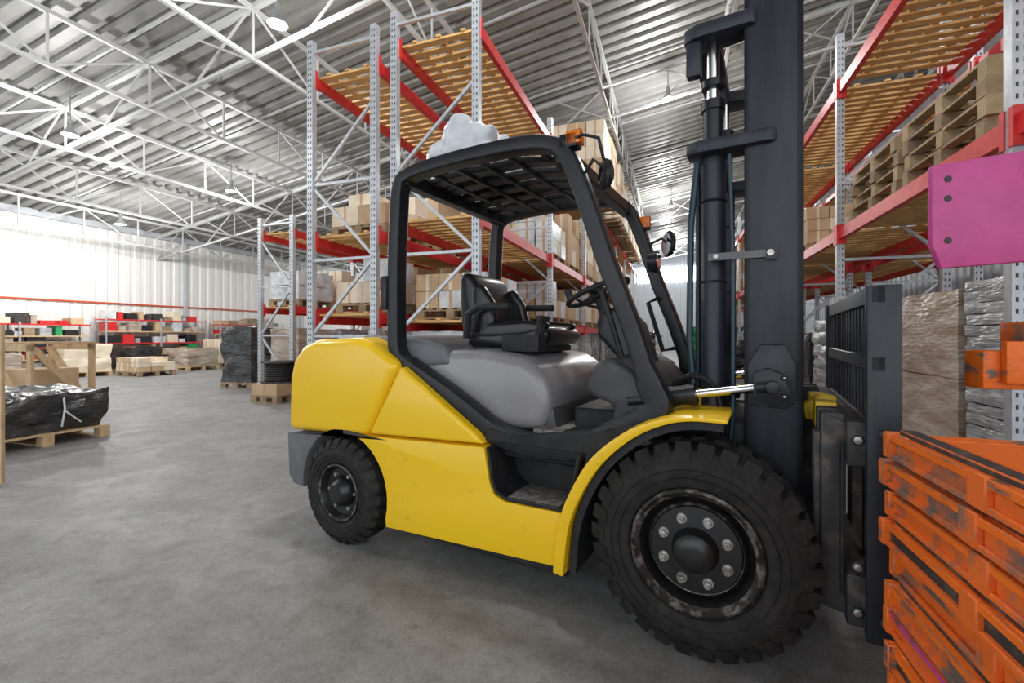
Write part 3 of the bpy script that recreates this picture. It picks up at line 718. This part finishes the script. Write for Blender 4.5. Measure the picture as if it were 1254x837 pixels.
b=MB()
b.cyl((-.42,W-.2,1.68),(-.36,W-.2,1.68),.06,'black',20,.07);b.cyl((-.36,W-.2,1.68),(-.355,W-.2,1.68),.06,'mirror',20)
b.build('work_light',parent=FK)

# ------------------------------------------------------------ orange steel frame stack
b=MB();n=12;lh=.0802
for i in range(n):
    z=i*lh;ox=R(-.016,.014);oy=R(-.03,.02);k='pinkw' if i in(5,2) else 'orange'
    L=.95
    for xx in(0,.42,.84):
        x0=xx+ox
        b.box(x0,x0+.07,-L+oy,oy,z+.003,z+.018,'orange2');b.box(x0,x0+.07,-L+oy,oy,z+.050,z+.070,k if xx==0 else 'orange')
        b.box(x0+.010,x0+.055,-L+oy+.01,oy-.01,z+.016,z+.052,'orange2' if i%4 else 'dark')
        b.box(x0+.018,x0+.055,-L+oy+.02,oy-.02,z+.068,z+.084,'dark')  # dark strip paints the shade of the gap between layers
    for yy in(-.045,-.5,-.93):
        b.box(ox+.01,ox+.90,yy+oy-.03,yy+oy+.03,z+.04,z+.072,'orange')
    b.box(ox-.008,ox+.045,oy-.02,oy+.010,z+.006,z+.074,'orange')
    b.box(ox-.003,ox+.012,oy-.42,oy-.36,z+.004,z+.074,'orange2')
for j in range(5):
    b.box(.075+j*.155,.075+j*.155+.145,-.93,-.01,n*lh-.035,n*lh-.010,'orange' if j!=3 else 'pinkw')
b.build('steel_frame_stack',mw=Matrix.Translation((1.035,1.25,0))@Matrix.Rotation(ANG,4,'Z'),bevel=.003,seg=1)
e=empty('crane_attachment',Matrix.Translation((1.66,1.43,0))@Matrix.Rotation(math.radians(-12),4,'Z'))
b=MB()
b.box(.0,.08,-.04,.04,0,1.62,'orange');b.box(-.08,.2,-.10,.10,0,.02,'orange')
b.box(-.19,.06,-.05,.03,1.05,1.17,'orange');b.box(-.08,.12,-.055,.05,1.15,1.26,'orange2');b.box(-.01,.12,-.06,.05,1.28,1.44,'orange')
b.box(-.15,-.04,-.08,-.055,1.07,1.2,'orange')
b.build('column',parent=e,bevel=.006,seg=2)
b=MB();b.prism([(-.345,1.745),(.12,1.80),(.13,1.70),(.13,1.54),(-.03,1.52),(-.09,1.44),(-.32,1.425),(-.345,1.50)],-.085,-.06,'pink')
b.box(.0,.10,-.06,-.035,1.46,1.70,'pink')
b.build('bracket_plate',parent=e,bevel=.004,seg=2)
b=MB()
for a,z in((-.305,1.70),(-.305,1.64),(-.305,1.51),(.05,1.66)):b.cyl((a,-.087,z),(a,-.083,z),.010,'hole',14)
b.cyl((-.06,-.10,1.72),(-.06,-.085,1.72),.035,'orange2',16);b.cyl((-.06,-.12,1.72),(-.06,-.10,1.72),.02,'bolt',6)
b.build('bolt_holes',parent=e)

# ------------------------------------------------------------ world, camera
w=bpy.data.worlds.new('sky');sc.world=w;w.use_nodes=True
bg=w.node_tree.nodes["Background"];bg.inputs[0].default_value=(.90,.95,1,1);bg.inputs[1].default_value=1.9
cam=bpy.data.cameras.new('camera');co=bpy.data.objects.new('camera',cam);sc.collection.objects.link(co)
co.location=(0,0,1.22);co.rotation_euler=(math.radians(90),0,0)
cam.sensor_width=36;cam.lens=560/1254*36;cam.shift_y=-8.5/1254;cam.clip_start=.02;cam.clip_end=200
sc.camera=co
